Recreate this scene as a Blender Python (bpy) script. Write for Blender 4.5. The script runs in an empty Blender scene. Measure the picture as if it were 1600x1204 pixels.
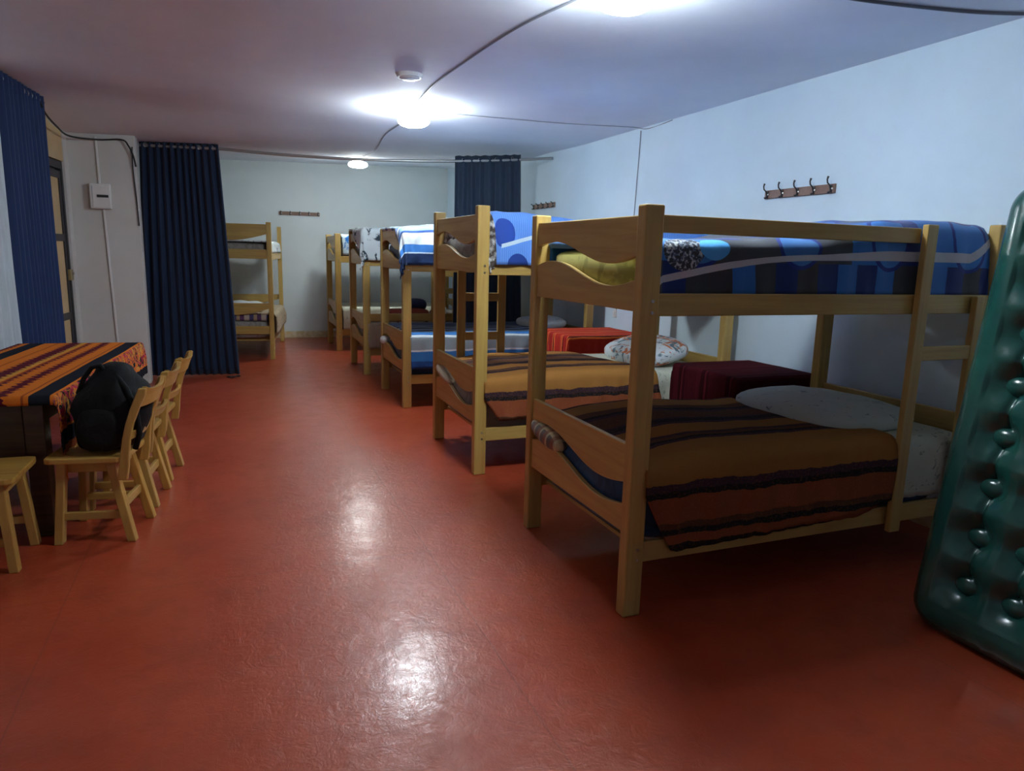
import bpy, bmesh, math, random
from math import sin, cos, pi, radians, sqrt, exp, floor
from mathutils import Vector, Matrix, noise
random.seed(7)
S = bpy.context.scene
COL = S.collection

# ------------------------------------------------------------------ camera
yaw, pitch, roll, H = radians(22), radians(10.5), radians(1.5), 1.5
w = Vector((sin(yaw)*cos(pitch), cos(yaw)*cos(pitch), -sin(pitch)))
rt = Vector((cos(yaw), -sin(yaw), 0)); up = rt.cross(w)
r2 = rt*cos(roll) + up*sin(roll); u2 = -rt*sin(roll) + up*cos(roll)
cam = bpy.data.objects.new('camera', bpy.data.cameras.new('camera'))
COL.objects.link(cam)
cam.data.sensor_width = 36; cam.data.lens = 1100/1600*36; cam.data.clip_start = .05
M = Matrix((r2, u2, -w)).transposed().to_4x4(); M.translation = Vector((0, 0, H))
cam.matrix_world = M
S.camera = cam

# ------------------------------------------------------------------ world, exposure
wd = bpy.data.worlds.new('world'); S.world = wd; wd.use_nodes = True
wd.node_tree.nodes['Background'].inputs[0].default_value = (.5, .6, .8, 1)
wd.node_tree.nodes['Background'].inputs[1].default_value = .02
S.view_settings.view_transform = 'Standard'; S.view_settings.look = 'None'
S.view_settings.exposure = 2.9; S.view_settings.gamma = 1; S.view_settings.use_curve_mapping = False
S.cycles.diffuse_bounces = 7; S.cycles.max_bounces = 10
LAMPS = [((1.675, 2.93, 2.62), (.82, .94, 1.0), 23), ((1.56, 6.30, 2.625), (.84, .95, 1.0), 22), ((1.80, 10.55, 2.71), (.92, 1.0, .97), 15)]
LAMP_R = .135

# ------------------------------------------------------------------ shader expression helper
class X:
    """a value socket with arithmetic"""
    def __init__(s, nt, sock): s.nt, s.k = nt, sock
    def _m(s, op, o=None, p=None, clamp=False):
        n = s.nt.nodes.new('ShaderNodeMath'); n.operation = op; n.use_clamp = clamp
        s.nt.links.new(s.k, n.inputs[0])
        for i, q in ((1, o), (2, p)):
            if q is None: continue
            if isinstance(q, X): s.nt.links.new(q.k, n.inputs[i])
            else: n.inputs[i].default_value = q
        return X(s.nt, n.outputs[0])
    def __add__(s, o): return s._m('ADD', o)
    def __sub__(s, o): return s._m('SUBTRACT', o)
    def __mul__(s, o): return s._m('MULTIPLY', o)
    def __truediv__(s, o): return s._m('DIVIDE', o)
    __radd__ = __add__; __rmul__ = __mul__
    def __rsub__(s, o): return (s*-1)+o
    def gt(s, o): return s._m('GREATER_THAN', o)
    def lt(s, o): return s._m('LESS_THAN', o)
    def mod(s, o): return s._m('FLOORED_MODULO', o)
    def abs(s): return s._m('ABSOLUTE')
    def floor(s): return s._m('FLOOR')
    def sin(s): return s._m('SINE')
    def sqrt(s): return s._m('SQRT')
    def max(s, o): return s._m('MAXIMUM', o)
    def min(s, o): return s._m('MINIMUM', o)
    def band(s, a, b): return s.gt(a)*s.lt(b)
    def clamp(s): return s._m('ADD', 0., clamp=True)
def circ(u, v, a, b, rr): return (((u-a)*(u-a)+(v-b)*(v-b)).sqrt()).lt(rr)
def ring(u, v, a, b, r0, r1):
    d = ((u-a)*(u-a)+(v-b)*(v-b)).sqrt(); return d.gt(r0)*d.lt(r1)

class Mat:
    def __init__(s, name, rough=.6, spec=.4, coat=0, coatr=.1, sheen=0):
        s.m = bpy.data.materials.new(name); s.m.use_nodes = True; s.nt = s.m.node_tree
        s.b = s.nt.nodes['Principled BSDF']
        s.set('Roughness', rough); s.set('Specular IOR Level', spec)
        if coat: s.set('Coat Weight', coat); s.set('Coat Roughness', coatr)
        if sheen: s.set('Sheen Weight', sheen)
    def set(s, i, v):
        if isinstance(v, X): s.nt.links.new(v.k, s.b.inputs[i])
        elif isinstance(v, bpy.types.NodeSocket): s.nt.links.new(v, s.b.inputs[i])
        elif isinstance(v, tuple): s.b.inputs[i].default_value = (*v, 1) if len(v) == 3 else v
        else: s.b.inputs[i].default_value = v
    def coord(s, kind='Object'):
        tc = s.nt.nodes.new('ShaderNodeTexCoord'); return tc.outputs[kind]
    def uv(s, kind='UV'):
        sp = s.nt.nodes.new('ShaderNodeSeparateXYZ'); s.nt.links.new(s.coord(kind), sp.inputs[0])
        return [X(s.nt, sp.outputs[i]) for i in range(3)]
    def noise(s, scale, vec=None, stretch=None, detail=3, rough=.5, kind='Object', dist=0):
        n = s.nt.nodes.new('ShaderNodeTexNoise'); n.inputs['Scale'].default_value = scale
        n.inputs['Detail'].default_value = detail; n.inputs['Roughness'].default_value = rough
        n.inputs['Distortion'].default_value = dist
        v = vec if vec is not None else s.coord(kind)
        if stretch:
            mp = s.nt.nodes.new('ShaderNodeMapping'); mp.inputs['Scale'].default_value = stretch
            s.nt.links.new(v, mp.inputs[0]); v = mp.outputs[0]
        s.nt.links.new(v, n.inputs['Vector'])
        return X(s.nt, n.outputs[0])
    def mix(s, a, b, f):
        n = s.nt.nodes.new('ShaderNodeMix'); n.data_type = 'RGBA'
        for i, q in ((6, a), (7, b)):
            if isinstance(q, tuple): n.inputs[i].default_value = (*q, 1)
            else: s.nt.links.new(q, n.inputs[i])
        if isinstance(f, X): s.nt.links.new(f.k, n.inputs[0])
        else: n.inputs[0].default_value = f
        return n.outputs[2]
    def ramp(s, x, stops, interp='LINEAR'):
        n = s.nt.nodes.new('ShaderNodeValToRGB'); s.nt.links.new(x.k, n.inputs[0])
        e = n.color_ramp.elements; n.color_ramp.interpolation = interp
        while len(e) < len(stops): e.new(.5)
        for k, (p, c) in enumerate(stops): e[k].position = p; e[k].color = (*c, 1)
        return n.outputs[0]
    def bump(s, h, strength=.3, dist=.01):
        n = s.nt.nodes.new('ShaderNodeBump'); n.inputs['Strength'].default_value = strength
        n.inputs['Distance'].default_value = dist
        s.nt.links.new(h.k, n.inputs['Height']); s.nt.links.new(n.outputs[0], s.b.inputs['Normal'])

def lin(r, g, b):
    f = lambda c: (c/255/12.92) if c/255 <= .04045 else ((c/255+.055)/1.055)**2.4
    return (f(r), f(g), f(b))

# ------------------------------------------------------------------ materials
def wood(name, axis, c0=(.55, .36, .095), c1=(.42, .255, .062)):
    m = Mat(name, .38, .45, coat=.25, coatr=.22)
    st = [26, 26, 26]; st[axis] = 1.3
    g = m.noise(1.0, stretch=tuple(st), detail=4, rough=.6, dist=.6)
    kn = m.noise(3.0, detail=2)
    oi = m.nt.nodes.new('ShaderNodeObjectInfo'); rnd = X(m.nt, oi.outputs['Random'])
    c = m.mix(c0, c1, ((g-.38)*3.2).clamp())
    c = m.mix(c, tuple(q*.72 for q in c1), ((kn-.6)*4).clamp()*.5)
    c = m.mix(c, (.40, .27, .10), rnd*(.35 if c0[0] > .2 else 0))
    m.set('Base Color', c); m.set('Roughness', (g*.22)+.3); m.bump(g, .12, .003)
    return m.m
WOOD = [wood('pine_x', 0), wood('pine_y', 1), wood('pine_z', 2)]
CH = [wood('chair_pine_%d' % i, i, (.56, .32, .065), (.42, .21, .04)) for i in range(3)]
DARKW = wood('dark_table_wood', 0, (.075, .035, .016), (.035, .016, .008))

def plain(name, c, rough=.6, metal=0, spec=.4, nz=0, scale=40, coat=0, sheen=0):
    m = Mat(name, rough, spec, coat=coat, sheen=sheen); m.set('Metallic', metal)
    if nz:
        n = m.noise(scale); m.set('Base Color', m.mix(tuple(q*(1-nz) for q in c), tuple(min(1, q*(1+nz)) for q in c), n)); m.bump(n, .2, .003)
    else: m.set('Base Color', c)
    return m.m
STEEL = plain('steel', (.55, .55, .55), .3, 1)
DARKMETAL = plain('dark_metal', (.06, .06, .065), .45, .6)
WHITEPL = plain('white_plastic', (.75, .75, .73), .35)
BLACKC = plain('black_cable', (.012, .012, .014), .5)
GREYC = plain('grey_cable', (.30, .31, .34), .5)
RODM = plain('rod_metal', (.42, .42, .42), .35, .8)

m = Mat('wall_paint', .75, .3)
n1 = m.noise(1.1, detail=5, rough=.6); n2 = m.noise(18, detail=4); n3 = m.noise(.5, detail=2)
c = m.mix((.60, .72, .80), (.68, .80, .88), ((n1-.3)*2.2).clamp())
c = m.mix(c, (.60, .60, .60), ((n2-.66)*4).clamp()*.35)
m.set('Base Color', c); m.bump(n1*.6+n2*.25, .35, .012); WALL = m.m
m = Mat('far_wall_paint', .75, .3); n1 = m.noise(1.1, detail=5, rough=.6); n2 = m.noise(18, detail=4)
m.set('Base Color', m.mix((.60, .65, .66), (.68, .73, .73), n1)); m.bump(n1*.6+n2*.25, .35, .012); WALLF = m.m
m = Mat('ceiling_paint', .8, .25)
n1 = m.noise(1.4, detail=5, rough=.6); n2 = m.noise(16, detail=4)
m.set('Base Color', m.mix((.72, .75, .82), (.80, .83, .90), ((n1-.3)*2.2).clamp())); m.bump(n1*.7+n2*.2, .35, .015); CEIL = m.m
m = Mat('wall_left_paint', .8, .25)
n1 = m.noise(1.5, detail=5); n2 = m.noise(15)
m.set('Base Color', m.mix((.55, .54, .51), (.64, .63, .60), n1)); m.bump(n1*.6+n2*.2, .3, .01); WALLL = m.m
m = Mat('tan_plaster', .85, .2); n1 = m.noise(4, detail=5)
m.set('Base Color', m.mix((.50, .36, .18), (.64, .50, .30), n1)); m.bump(n1, .3, .01); TAN = m.m
m = Mat('baseboard_paint', .5, .4); n1 = m.noise(14, detail=4)
m.set('Base Color', m.mix((.55, .42, .22), (.66, .58, .42), ((n1-.4)*4).clamp())); BASEB = m.m

# red polished cement
m = Mat('red_floor', .4, .5, coat=.28, coatr=.12)
m.set('Specular Tint', (1., .74, .62))
o = m.coord('Object')
big = m.noise(.8, o, detail=4, rough=.6); mid = m.noise(5, o, detail=6, rough=.65); fine = m.noise(45, o, detail=4, rough=.7)
scr = m.noise(1.0, o, stretch=(60, 5, 1), detail=3, rough=.7, dist=1.5)
x, y, z = m.uv('Object')
jx = ((x+mid*.012-.1).mod(1.6)-.8).abs().lt(.0035); jy = ((y+mid*.02+.3).mod(2.4)-1.2).abs().lt(.0035)
joint = jx.max(jy)
c = m.mix((.32, .038, .012), (.42, .070, .028), ((big-.3)*2.4).clamp())
c = m.mix(c, (.20, .03, .014), ((mid-.5)*3).clamp()*.6)
c = m.mix(c, (.50, .18, .12), ((fine-.68)*8).clamp()*.5)
c = m.mix(c, (.48, .16, .11), ((scr-.64)*8).clamp()*.35)
sA = m.noise(1.0, o, stretch=(3, 70, 1), detail=2, rough=.7, dist=3)
c = m.mix(c, (.10, .018, .012), ((sA-.71)*14).clamp()*.6)
c = m.mix(c, (.17, .03, .018), joint*.4)
m.set('Base Color', c)
dd = m.noise(13, o, detail=5, rough=.7, dist=2.2); s2 = m.noise(1.0, o, stretch=(4, 90, 1), detail=3, rough=.7, dist=2)
m.set('Roughness', (mid*.25)+(dd*.22)+(((scr-.6)*3).clamp()*.2)+.13)
m.set('Coat Roughness', (((dd-.42)*2.2).clamp()*.22)+(fine*.06)+.05)
m.bump(big*.7+mid*.45+dd*.30+fine*.07+((scr-.6)*2).clamp()*.12-((s2-.66)*3).clamp()*.12-joint*.06, .5, .012)
cb = m.nt.nodes.new('ShaderNodeBump'); cb.inputs['Strength'].default_value = .22; cb.inputs['Distance'].default_value = .012
m.nt.links.new((mid*.8+dd*.22+fine*.10+big*.6+((scr-.55)*2).clamp()*.14).k, cb.inputs['Height']); m.nt.links.new(cb.outputs[0], m.b.inputs['Coat Normal'])
FLOOR = m.m

def curtain_mat(name, c):
    m = Mat(name, .7, .25, sheen=.15); n = m.noise(60, stretch=(1, 1, .1)); 
    m.set('Base Color', m.mix(tuple(q*.8 for q in c), tuple(q*1.15 for q in c), n)); m.bump(n, .1, .003); return m.m
NAVY = curtain_mat('navy_curtain', (.007, .019, .052))
SHEER = curtain_mat('pale_curtain', (.50, .58, .62))
EYELET = plain('eyelet_metal', (.6, .6, .6), .3, 1)

def fab(name, rough=.85, sheen=.2):
    m = Mat(name, rough, .05 if rough > .8 else .2, sheen=0 if rough > .8 else sheen*.5)
    u, v, _ = m.uv('UV'); n = m.noise(7, detail=3); f = m.noise(160, detail=2)
    m.bump(n*.5+f*.1, .3, .006)
    return m, u, v, n, f
# woven brown blanket: stripes run along u, change with v
def brown_blanket(name, gain=1.0):
    m, u, v, n, f = fab(name, .9, .15)
    vv = (v+(n-.5)*.035+(m.noise(55, detail=3)-.5)*.008+.47)/1.8
    O = tuple(q*gain for q in (.30, .135, .035)); B = (.10*gain, .045*gain, .025*gain); K = (.022, .018, .020); Rr = (.25*gain, .07*gain, .03*gain); W = (.055, .03, .04)
    st = [(0, K), (.02, Rr), (.045, K), (.06, B), (.075, Rr), (.14, K), (.155, W), (.175, O), (.335, W), (.35, K), (.365, B), (.385, W), (.40, O), (.48, W), (.50, K), (.53, W), (.54, B), (.62, W), (.64, K), (.66, B), (.70, O), (.78, W), (.80, B), (.86, W), (.88, B), (1, K)]
    c = m.ramp(vv, [(p, q) for p, q in st], 'CONSTANT')
    c = m.mix(c, tuple(q*1.25 for q in O), ((m.noise(90, stretch=(1, 1, 1), detail=2)-.5)*3).clamp()*.28)
    m.set('Base Color', c); return m.m
BL_A = brown_blanket('brown_woven_blanket'); BL_B = brown_blanket('tan_woven_blanket', 1.25)

# blue comforter with blocks, circles and a white line (bed nearest)
m, u, v, n, f = fab('blue_block_comforter', .55, .3)
blk = ((u+(v*.9).sin()*.06)/.115).floor()
wn = m.nt.nodes.new('ShaderNodeTexWhiteNoise'); wn.noise_dimensions = '1D'; m.nt.links.new(blk.k, wn.inputs['W'])
c = m.ramp(X(m.nt, wn.outputs['Value']), [(0, (.045, .05, .062)), (.38, (.012, .030, .16)), (.62, (.03, .155, .46)), (.85, (.05, .045, .05))], 'CONSTANT')
upz = v.gt(.13)
blk2 = ((u+.06)/.21).floor(); wn2 = m.nt.nodes.new('ShaderNodeTexWhiteNoise'); wn2.noise_dimensions = '1D'; m.nt.links.new(blk2.k, wn2.inputs['W'])
c2 = m.ramp(X(m.nt, wn2.outputs['Value']), [(0, (.05, .055, .07)), (.45, (.03, .17, .50)), (.7, (.055, .06, .075)), (.9, (.015, .04, .2))], 'CONSTANT')
c = m.mix(c, c2, upz)
uu = (u+.1).mod(.52)-.26
c = m.mix(c, (.04, .2, .55), circ(uu, v, .02, .22, .10)*.8)
c = m.mix(c, (.012, .03, .22), ring(uu, v, .02, .22, .10, .118))
uu2 = (u+.33).mod(.46)-.23
c = m.mix(c, (.012, .03, .22), ring(uu2, v, .0, .42, .13, .15))
c = m.mix(c, (.05, .055, .065), ring(uu2, v, .0, .42, .0, .13)*.8)
c = m.mix(c, (.015, .05, .28), ring(uu, v, .0, .75, .14, .17))
fz = ((m.noise(70, detail=3)-.45)*7).clamp()
c = m.mix(c, (.5, .52, .5), fz*circ(u, v, .10, .19, .10))
c = m.mix(c, (.04, .04, .045), (1-fz)*circ(u, v, .10, .19, .10))
c = m.mix(c, (.08, .38, .78), circ(u, v, .25, .21, .075))
# white wavy line
line = (v-(.055+((u*1.9).min(1.55).max(-.2).sin()*.105)+((u-1.75).max(0)*.35))).abs().lt(.0145)
c = m.mix(c, (.52, .50, .52), line)
m.set('Base Color', c); CF_A = m.m

m, u, v, n, f = fab('light_blue_comforter', .6, .3)
rib = ((u*420).sin()*.5+.5)
c = m.mix((.10, .26, .72), (.16, .36, .85), rib)
c = m.mix(c, (.02, .07, .38), circ(u, v, .035, .20, .085)); c = m.mix(c, (.02, .06, .3), circ(u, v, .14, .0, .075))
c = m.mix(c, (.02, .07, .38), circ((u-.2).mod(.7)-.35, (v-.3).mod(.6)-.3, 0., .05, .1)*u.gt(.5))
c = m.mix(c, (.60, .75, .85), (v-(.115+u*.28)).abs().lt(.013)*u.gt(.02))
c = m.mix(c, (.75, .78, .78), ((v-.75).abs().lt(.2)))
fz = ((m.noise(24, detail=4)-.42)*5).clamp()
fur = m.mix((.06, .045, .035), (.62, .60, .56), fz)
c = m.mix(c, fur, u.lt(-.045))
m.set('Base Color', c); CF_B = m.m

m, u, v, n, f = fab('blue_white_striped_comforter', .6, .3)
s_ = (v+.32)/1.5
c = m.ramp(s_+n*.01, [(0, (.01, .03, .1)), (.075, (.7, .82, .9)), (.085, (.05, .22, .62)), (.13, (.85, .92, .95)), (.205, (.04, .1, .32)), (.22, (.25, .42, .75)), (.285, (.03, .06, .16)), (.30, (.85, .92, .95)), (.32, (.04, .1, .32)), (.335, (.1, .22, .5)), (.45, (.55, .75, .85)), (.55, (.08, .2, .5)), (.62, (.7, .8, .9)), (.75, (.04, .1, .3)), (.82, (.6, .8, .9))], 'CONSTANT')
m.set('Base Color', c); CF_C = m.m

def patterned(name, base, ink, scale=26, th=.55, rough=.8, ink2=None):
    m, u, v, n, f = fab(name, rough)
    a = m.noise(scale, detail=3, rough=.6, dist=1.2)
    c = m.mix(base, ink, ((a-th)*14).clamp())
    if ink2:
        b = m.noise(scale*.8, stretch=(1.3, .7, 1.1), detail=2, dist=2); c = m.mix(c, ink2, ((b-th-.03)*16).clamp())
    m.set('Base Color', c); return m.m
CF_D = patterned('white_charcoal_comforter', (.72, .80, .82), (.035, .06, .08), 7, .54)
CF_E = patterned('white_blue_comforter', (.55, .66, .72), (.02, .16, .5), 7, .55)
CF_F = patterned('pale_grey_comforter', (.62, .66, .66), (.20, .24, .26), 10, .58)
SHEETP = patterned('cream_spotted_sheet', (.52, .52, .42), (.22, .25, .22), 24, .60)
SHEETY = patterned('pale_yellow_sheet', (.42, .42, .24), (.30, .32, .16), 18, .6)
FLORAL = patterned('floral_pillow_cotton', (.66, .70, .72), (.10, .17, .21), 9, .55, ink2=(.55, .16, .06))
WHITEF = patterned('white_cotton', (.68, .72, .72), (.5, .52, .52), 10, .6)
GREYW = patterned('pale_spotted_pillow', (.50, .53, .48), (.20, .22, .24), 22, .61)
BEIGE = patterned('beige_blanket_weave', (.42, .33, .22), (.16, .10, .07), 12, .58)
OLIVE = patterned('olive_mattress_cover', (.46, .42, .10), (.30, .27, .05), 5, .5, rough=.4)
GREYM = patterned('grey_mattress_cover', (.30, .28, .25), (.22, .20, .18), 8, .5)
BLUEP = patterned('blue_glossy_cover', (.03, .08, .18), (.02, .05, .12), 8, .5, rough=.35)
TARTAN = None
m, u, v, n, f = fab('tartan_cotton', .8)
c = m.mix((.52, .40, .22), (.06, .05, .07), (u.mod(.06)).lt(.022)*.8); c = m.mix(c, (.30, .12, .06), (v.mod(.07)).lt(.025)*.7); c = m.mix(c, (.62, .52, .3), v.mod(.07).gt(.055)*.6)
m.set('Base Color', c); TARTAN = m.m
m, u, v, n, f = fab('blue_grey_plaid_blanket', .75)
s_ = v/1.5+(n-.5)*.01
c = m.ramp(s_, [(0, (.015, .07, .25)), (.05, (.04, .20, .52)), (.112, (.70, .78, .82)), (.125, (.30, .37, .40)), (.205, (.75, .85, .88)), (.222, (.04, .18, .48)), (.27, (.02, .05, .12)), (.30, (.5, .6, .65)), (.315, (.02, .04, .08)), (.38, (.04, .13, .33)), (.41, (.5, .6, .66)), (.43, (.02, .03, .06)), (.5, (.03, .09, .22)), (.53, (.5, .6, .66)), (.545, (.015, .03, .07)), (.62, (.4, .5, .56)), (.635, (.02, .06, .16))], 'CONSTANT')
m.set('Base Color', c); BL_C = m.m
m, u, v, n, f = fab('red_orange_striped_cloth', .85)
s_ = (v+(n-.5)*.02+.4).mod(.30)/.30
c = m.ramp(s_, [(0, (.42, .03, .02)), (.20, (.85, .20, .05)), (.26, (.06, .008, .012)), (.31, (.80, .18, .05)), (.36, (.38, .025, .022)), (.60, (.10, .01, .012)), (.64, (.75, .15, .05)), (.69, (.34, .022, .02)), (.73, (.70, .14, .04)), (.77, (.42, .03, .022))], 'CONSTANT')
m.set('Base Color', c); REDC = m.m
m, u, v, n, f = fab('dark_maroon_cloth', .9)
s_ = (v+(n-.5)*.02+.4).mod(.26)/.26
c = m.ramp(s_, [(0, (.050, .006, .009)), (.5, (.03, .004, .007)), (.58, (.085, .010, .014)), (.64, (.028, .004, .006)), (.8, (.06, .007, .011))], 'CONSTANT')
m.set('Base Color', c); MAROON = m.m
# andean table cloth: stripes along u, change with v (v=0 right table edge)
m, u, v, n, f = fab('andean_table_cloth', .9)
jag = ((u*85).sin()*.008)+((u*190).sin()*.006)+(m.noise(60, detail=2)-.5)*.012
s_ = (v+.36)/1.4
sj = (v+jag*1.3+.36)/1.4
OR = (.64, .17, .02); MA = (.10, .010, .022); BK = (.014, .016, .024); YE = (.60, .30, .05); RU = (.32, .07, .02)
c = m.ramp(s_, [(0, OR), (.03, RU), (.06, BK), (.12, OR), (.262, BK), (.33, OR), (.345, RU), (.355, OR), (.39, OR), (.50, RU), (.515, OR), (.52, YE), (.56, OR), (.65, RU), (.66, OR), (.72, BK), (.79, OR), (.84, RU), (.9, OR), (.97, BK)], 'CONSTANT')
cj = m.ramp(sj, [(0, (0, 0, 0)), (.405, (1, 1, 1)), (.445, (0, 0, 0)), (.49, (1, 1, 1)), (.505, (0, 0, 0)), (.545, (1, 1, 1)), (.60, (0, 0, 0)), (.82, (1, 1, 1)), (.87, (0, 0, 0))], 'CONSTANT')
cjx = X(m.nt, cj)
c = m.mix(c, MA, cjx)
fl = s_.band(.13, .255)
a = m.noise(13, detail=1, dist=2.5, kind='UV'); b = m.noise(10, detail=1, dist=2, kind='UV')
c = m.mix(c, BK, fl*((a-.53)*20).clamp()); c = m.mix(c, (.45, .03, .06), fl*((b-.56)*20).clamp()); c = m.mix(c, YE, fl*(((b-.40)*-20).clamp()))
c = m.mix(c, (.07, .02, .12), fl*((a-.46).abs().lt(.018)))
m.set('Base Color', c); CLOTH = m.m

m = Mat('green_vinyl', .25, .6, coat=.3, coatr=.15); n1 = m.noise(9, detail=4, dist=1); n2 = m.noise(90, detail=2)
m.set('Base Color', m.mix((.008, .060, .048), (.012, .085, .066), n1)); m.bump(n1*.5+n2*.05, .25, .01); VINYL = m.m
m = Mat('black_nylon', .75, .2); n1 = m.noise(9, detail=5, dist=1); n2 = m.noise(220)
m.set('Base Color', (.006, .006, .0065)); m.bump(n1+n2*.1, .5, .02); NYLON = m.m

def emis(name, c, s):
    m = bpy.data.materials.new(name); m.use_nodes = True; nt = m.node_tree; b = nt.nodes['Principled BSDF']
    b.inputs['Base Color'].default_value = (.8, .8, .8, 1)
    b.inputs['Emission Color'].default_value = (*c, 1); b.inputs['Emission Strength'].default_value = s; return m

# ------------------------------------------------------------------ geometry helpers
def tag(o, label=None, cat=None, group=None, kind=None):
    if label: o['label'] = label
    if cat: o['category'] = cat
    if group: o['group'] = group
    if kind: o['kind'] = kind
    return o
def empty(name, loc=(0, 0, 0), rz=0):
    o = bpy.data.objects.new(name, None); o.location = loc; o.rotation_euler = (0, 0, rz); o.empty_display_size = .1
    COL.objects.link(o); return o
def mk(name, bm, mat, parent=None, smooth=False, bevel=0, loc=None):
    me = bpy.data.meshes.new(name); bmesh.ops.recalc_face_normals(bm, faces=bm.faces); bm.to_mesh(me); bm.free()
    me.materials.append(mat)
    o = bpy.data.objects.new(name, me); COL.objects.link(o)
    if smooth:
        for p in me.polygons: p.use_smooth = True
    if bevel:
        b = o.modifiers.new('bevel', 'BEVEL'); b.width = bevel; b.segments = 2; b.limit_method = 'ANGLE'
    if parent: o.parent = parent
    if loc: o.location = loc
    return o
def bx(bm, x0, x1, y0, y1, z0, z1):
    v = [bm.verts.new(p) for p in ((x0, y0, z0), (x1, y0, z0), (x1, y1, z0), (x0, y1, z0), (x0, y0, z1), (x1, y0, z1), (x1, y1, z1), (x0, y1, z1))]
    for f in ((3, 2, 1, 0), (4, 5, 6, 7), (0, 1, 5, 4), (1, 2, 6, 5), (2, 3, 7, 6), (3, 0, 4, 7)): bm.faces.new([v[i] for i in f])
    return bm
def box(name, b, mat, parent=None, bevel=.004):
    return mk(name, bx(bmesh.new(), *b), mat, parent, bevel=bevel)
def prism(bm, pts, axis, a0, a1):
    """closed outline pts (2-D) extruded along axis"""
    def P(p, a):
        return {0: (a, p[0], p[1]), 1: (p[0], a, p[1]), 2: (p[0], p[1], a)}[axis]
    A = [bm.verts.new(P(p, a0)) for p in pts]; B = [bm.verts.new(P(p, a1)) for p in pts]
    n = len(pts); bm.faces.new(A[::-1]); bm.faces.new(B)
    for i in range(n): bm.faces.new([A[i], A[(i+1) % n], B[(i+1) % n], B[i]])
    return bm
def tube(bm, pts, r, n=8, cap=True):
    pts = [Vector(p) for p in pts]; rings = []; prev = None
    for i, p in enumerate(pts):
        t = (pts[min(i+1, len(pts)-1)]-pts[max(i-1, 0)]).normalized()
        a = prev if prev is not None else (Vector((0, 0, 1)) if abs(t.z) < .9 else Vector((1, 0, 0)))
        s = t.cross(a).normalized(); a = s.cross(t).normalized(); prev = a
        rr = r[i] if isinstance(r, (list, tuple)) else r
        rings.append([bm.verts.new(p+(s*cos(2*pi*k/n)+a*sin(2*pi*k/n))*rr) for k in range(n)])
    for A, B in zip(rings, rings[1:]):
        for k in range(n): bm.faces.new([A[k], A[(k+1) % n], B[(k+1) % n], B[k]])
    if cap: bm.faces.new(rings[0][::-1]); bm.faces.new(rings[-1])
    return bm
def bar(bm, p, q, wd, dp, side=(0, 1, 0)):
    """rectangular bar p->q, width wd along side, depth dp the other way, ends cut level"""
    p, q = Vector(p), Vector(q); t = (q-p).normalized(); s = Vector(side); s = (s-t*s.dot(t)).normalized(); d = t.cross(s)
    vs = []
    for c in (p, q):
        for a, b in ((-1, -1), (1, -1), (1, 1), (-1, 1)):
            v = c+s*wd/2*a+d*dp/2*b
            if abs(t.z) > .5: v = v-t*((v.z-c.z)/t.z)
            vs.append(bm.verts.new(v))
    for f in ((3, 2, 1, 0), (4, 5, 6, 7), (0, 1, 5, 4), (1, 2, 6, 5), (2, 3, 7, 6), (3, 0, 4, 7)): bm.faces.new([vs[i] for i in f])
    return bm
def cyl(bm, c, r, h, n=16, axis=2, r2=None):
    r2 = r if r2 is None else r2
    c = Vector(c); ax = [Vector((1, 0, 0)), Vector((0, 1, 0)), Vector((0, 0, 1))]; t = ax[axis]; s, a = ax[(axis+1) % 3], ax[(axis+2) % 3]
    A = [bm.verts.new(c+(s*cos(2*pi*k/n)+a*sin(2*pi*k/n))*r) for k in range(n)]
    B = [bm.verts.new(c+t*h+(s*cos(2*pi*k/n)+a*sin(2*pi*k/n))*r2) for k in range(n)]
    bm.faces.new(A[::-1]); bm.faces.new(B)
    for k in range(n): bm.faces.new([A[k], A[(k+1) % n], B[(k+1) % n], B[k]])
    return bm
def ellipsoid(bm, c, rx, ry, rz, n=16, k=10, p=1.0):
    c = Vector(c); g = lambda v: math.copysign(abs(v)**p, v)
    rows = []
    for i in range(1, k):
        th = pi*i/k; rows.append([bm.verts.new(c+Vector((rx*g(sin(th))*g(cos(2*pi*j/n)), ry*g(sin(th))*g(sin(2*pi*j/n)), rz*g(cos(th))))) for j in range(n)])
    T = bm.verts.new(c+Vector((0, 0, rz))); B = bm.verts.new(c-Vector((0, 0, rz)))
    for j in range(n): bm.faces.new([T, rows[0][j], rows[0][(j+1) % n]]); bm.faces.new([B, rows[-1][(j+1) % n], rows[-1][j]])
    for A, C in zip(rows, rows[1:]):
        for j in range(n): bm.faces.new([A[j], C[j], C[(j+1) % n], A[(j+1) % n]])
    return bm
def setuv(me, uvs):
    l = me.uv_layers.new(name='UVMap')
    for lp in me.loops: l.data[lp.index].uv = uvs[lp.vertex_index]
fn = lambda q: q if callable(q) else (lambda t: q)

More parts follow.
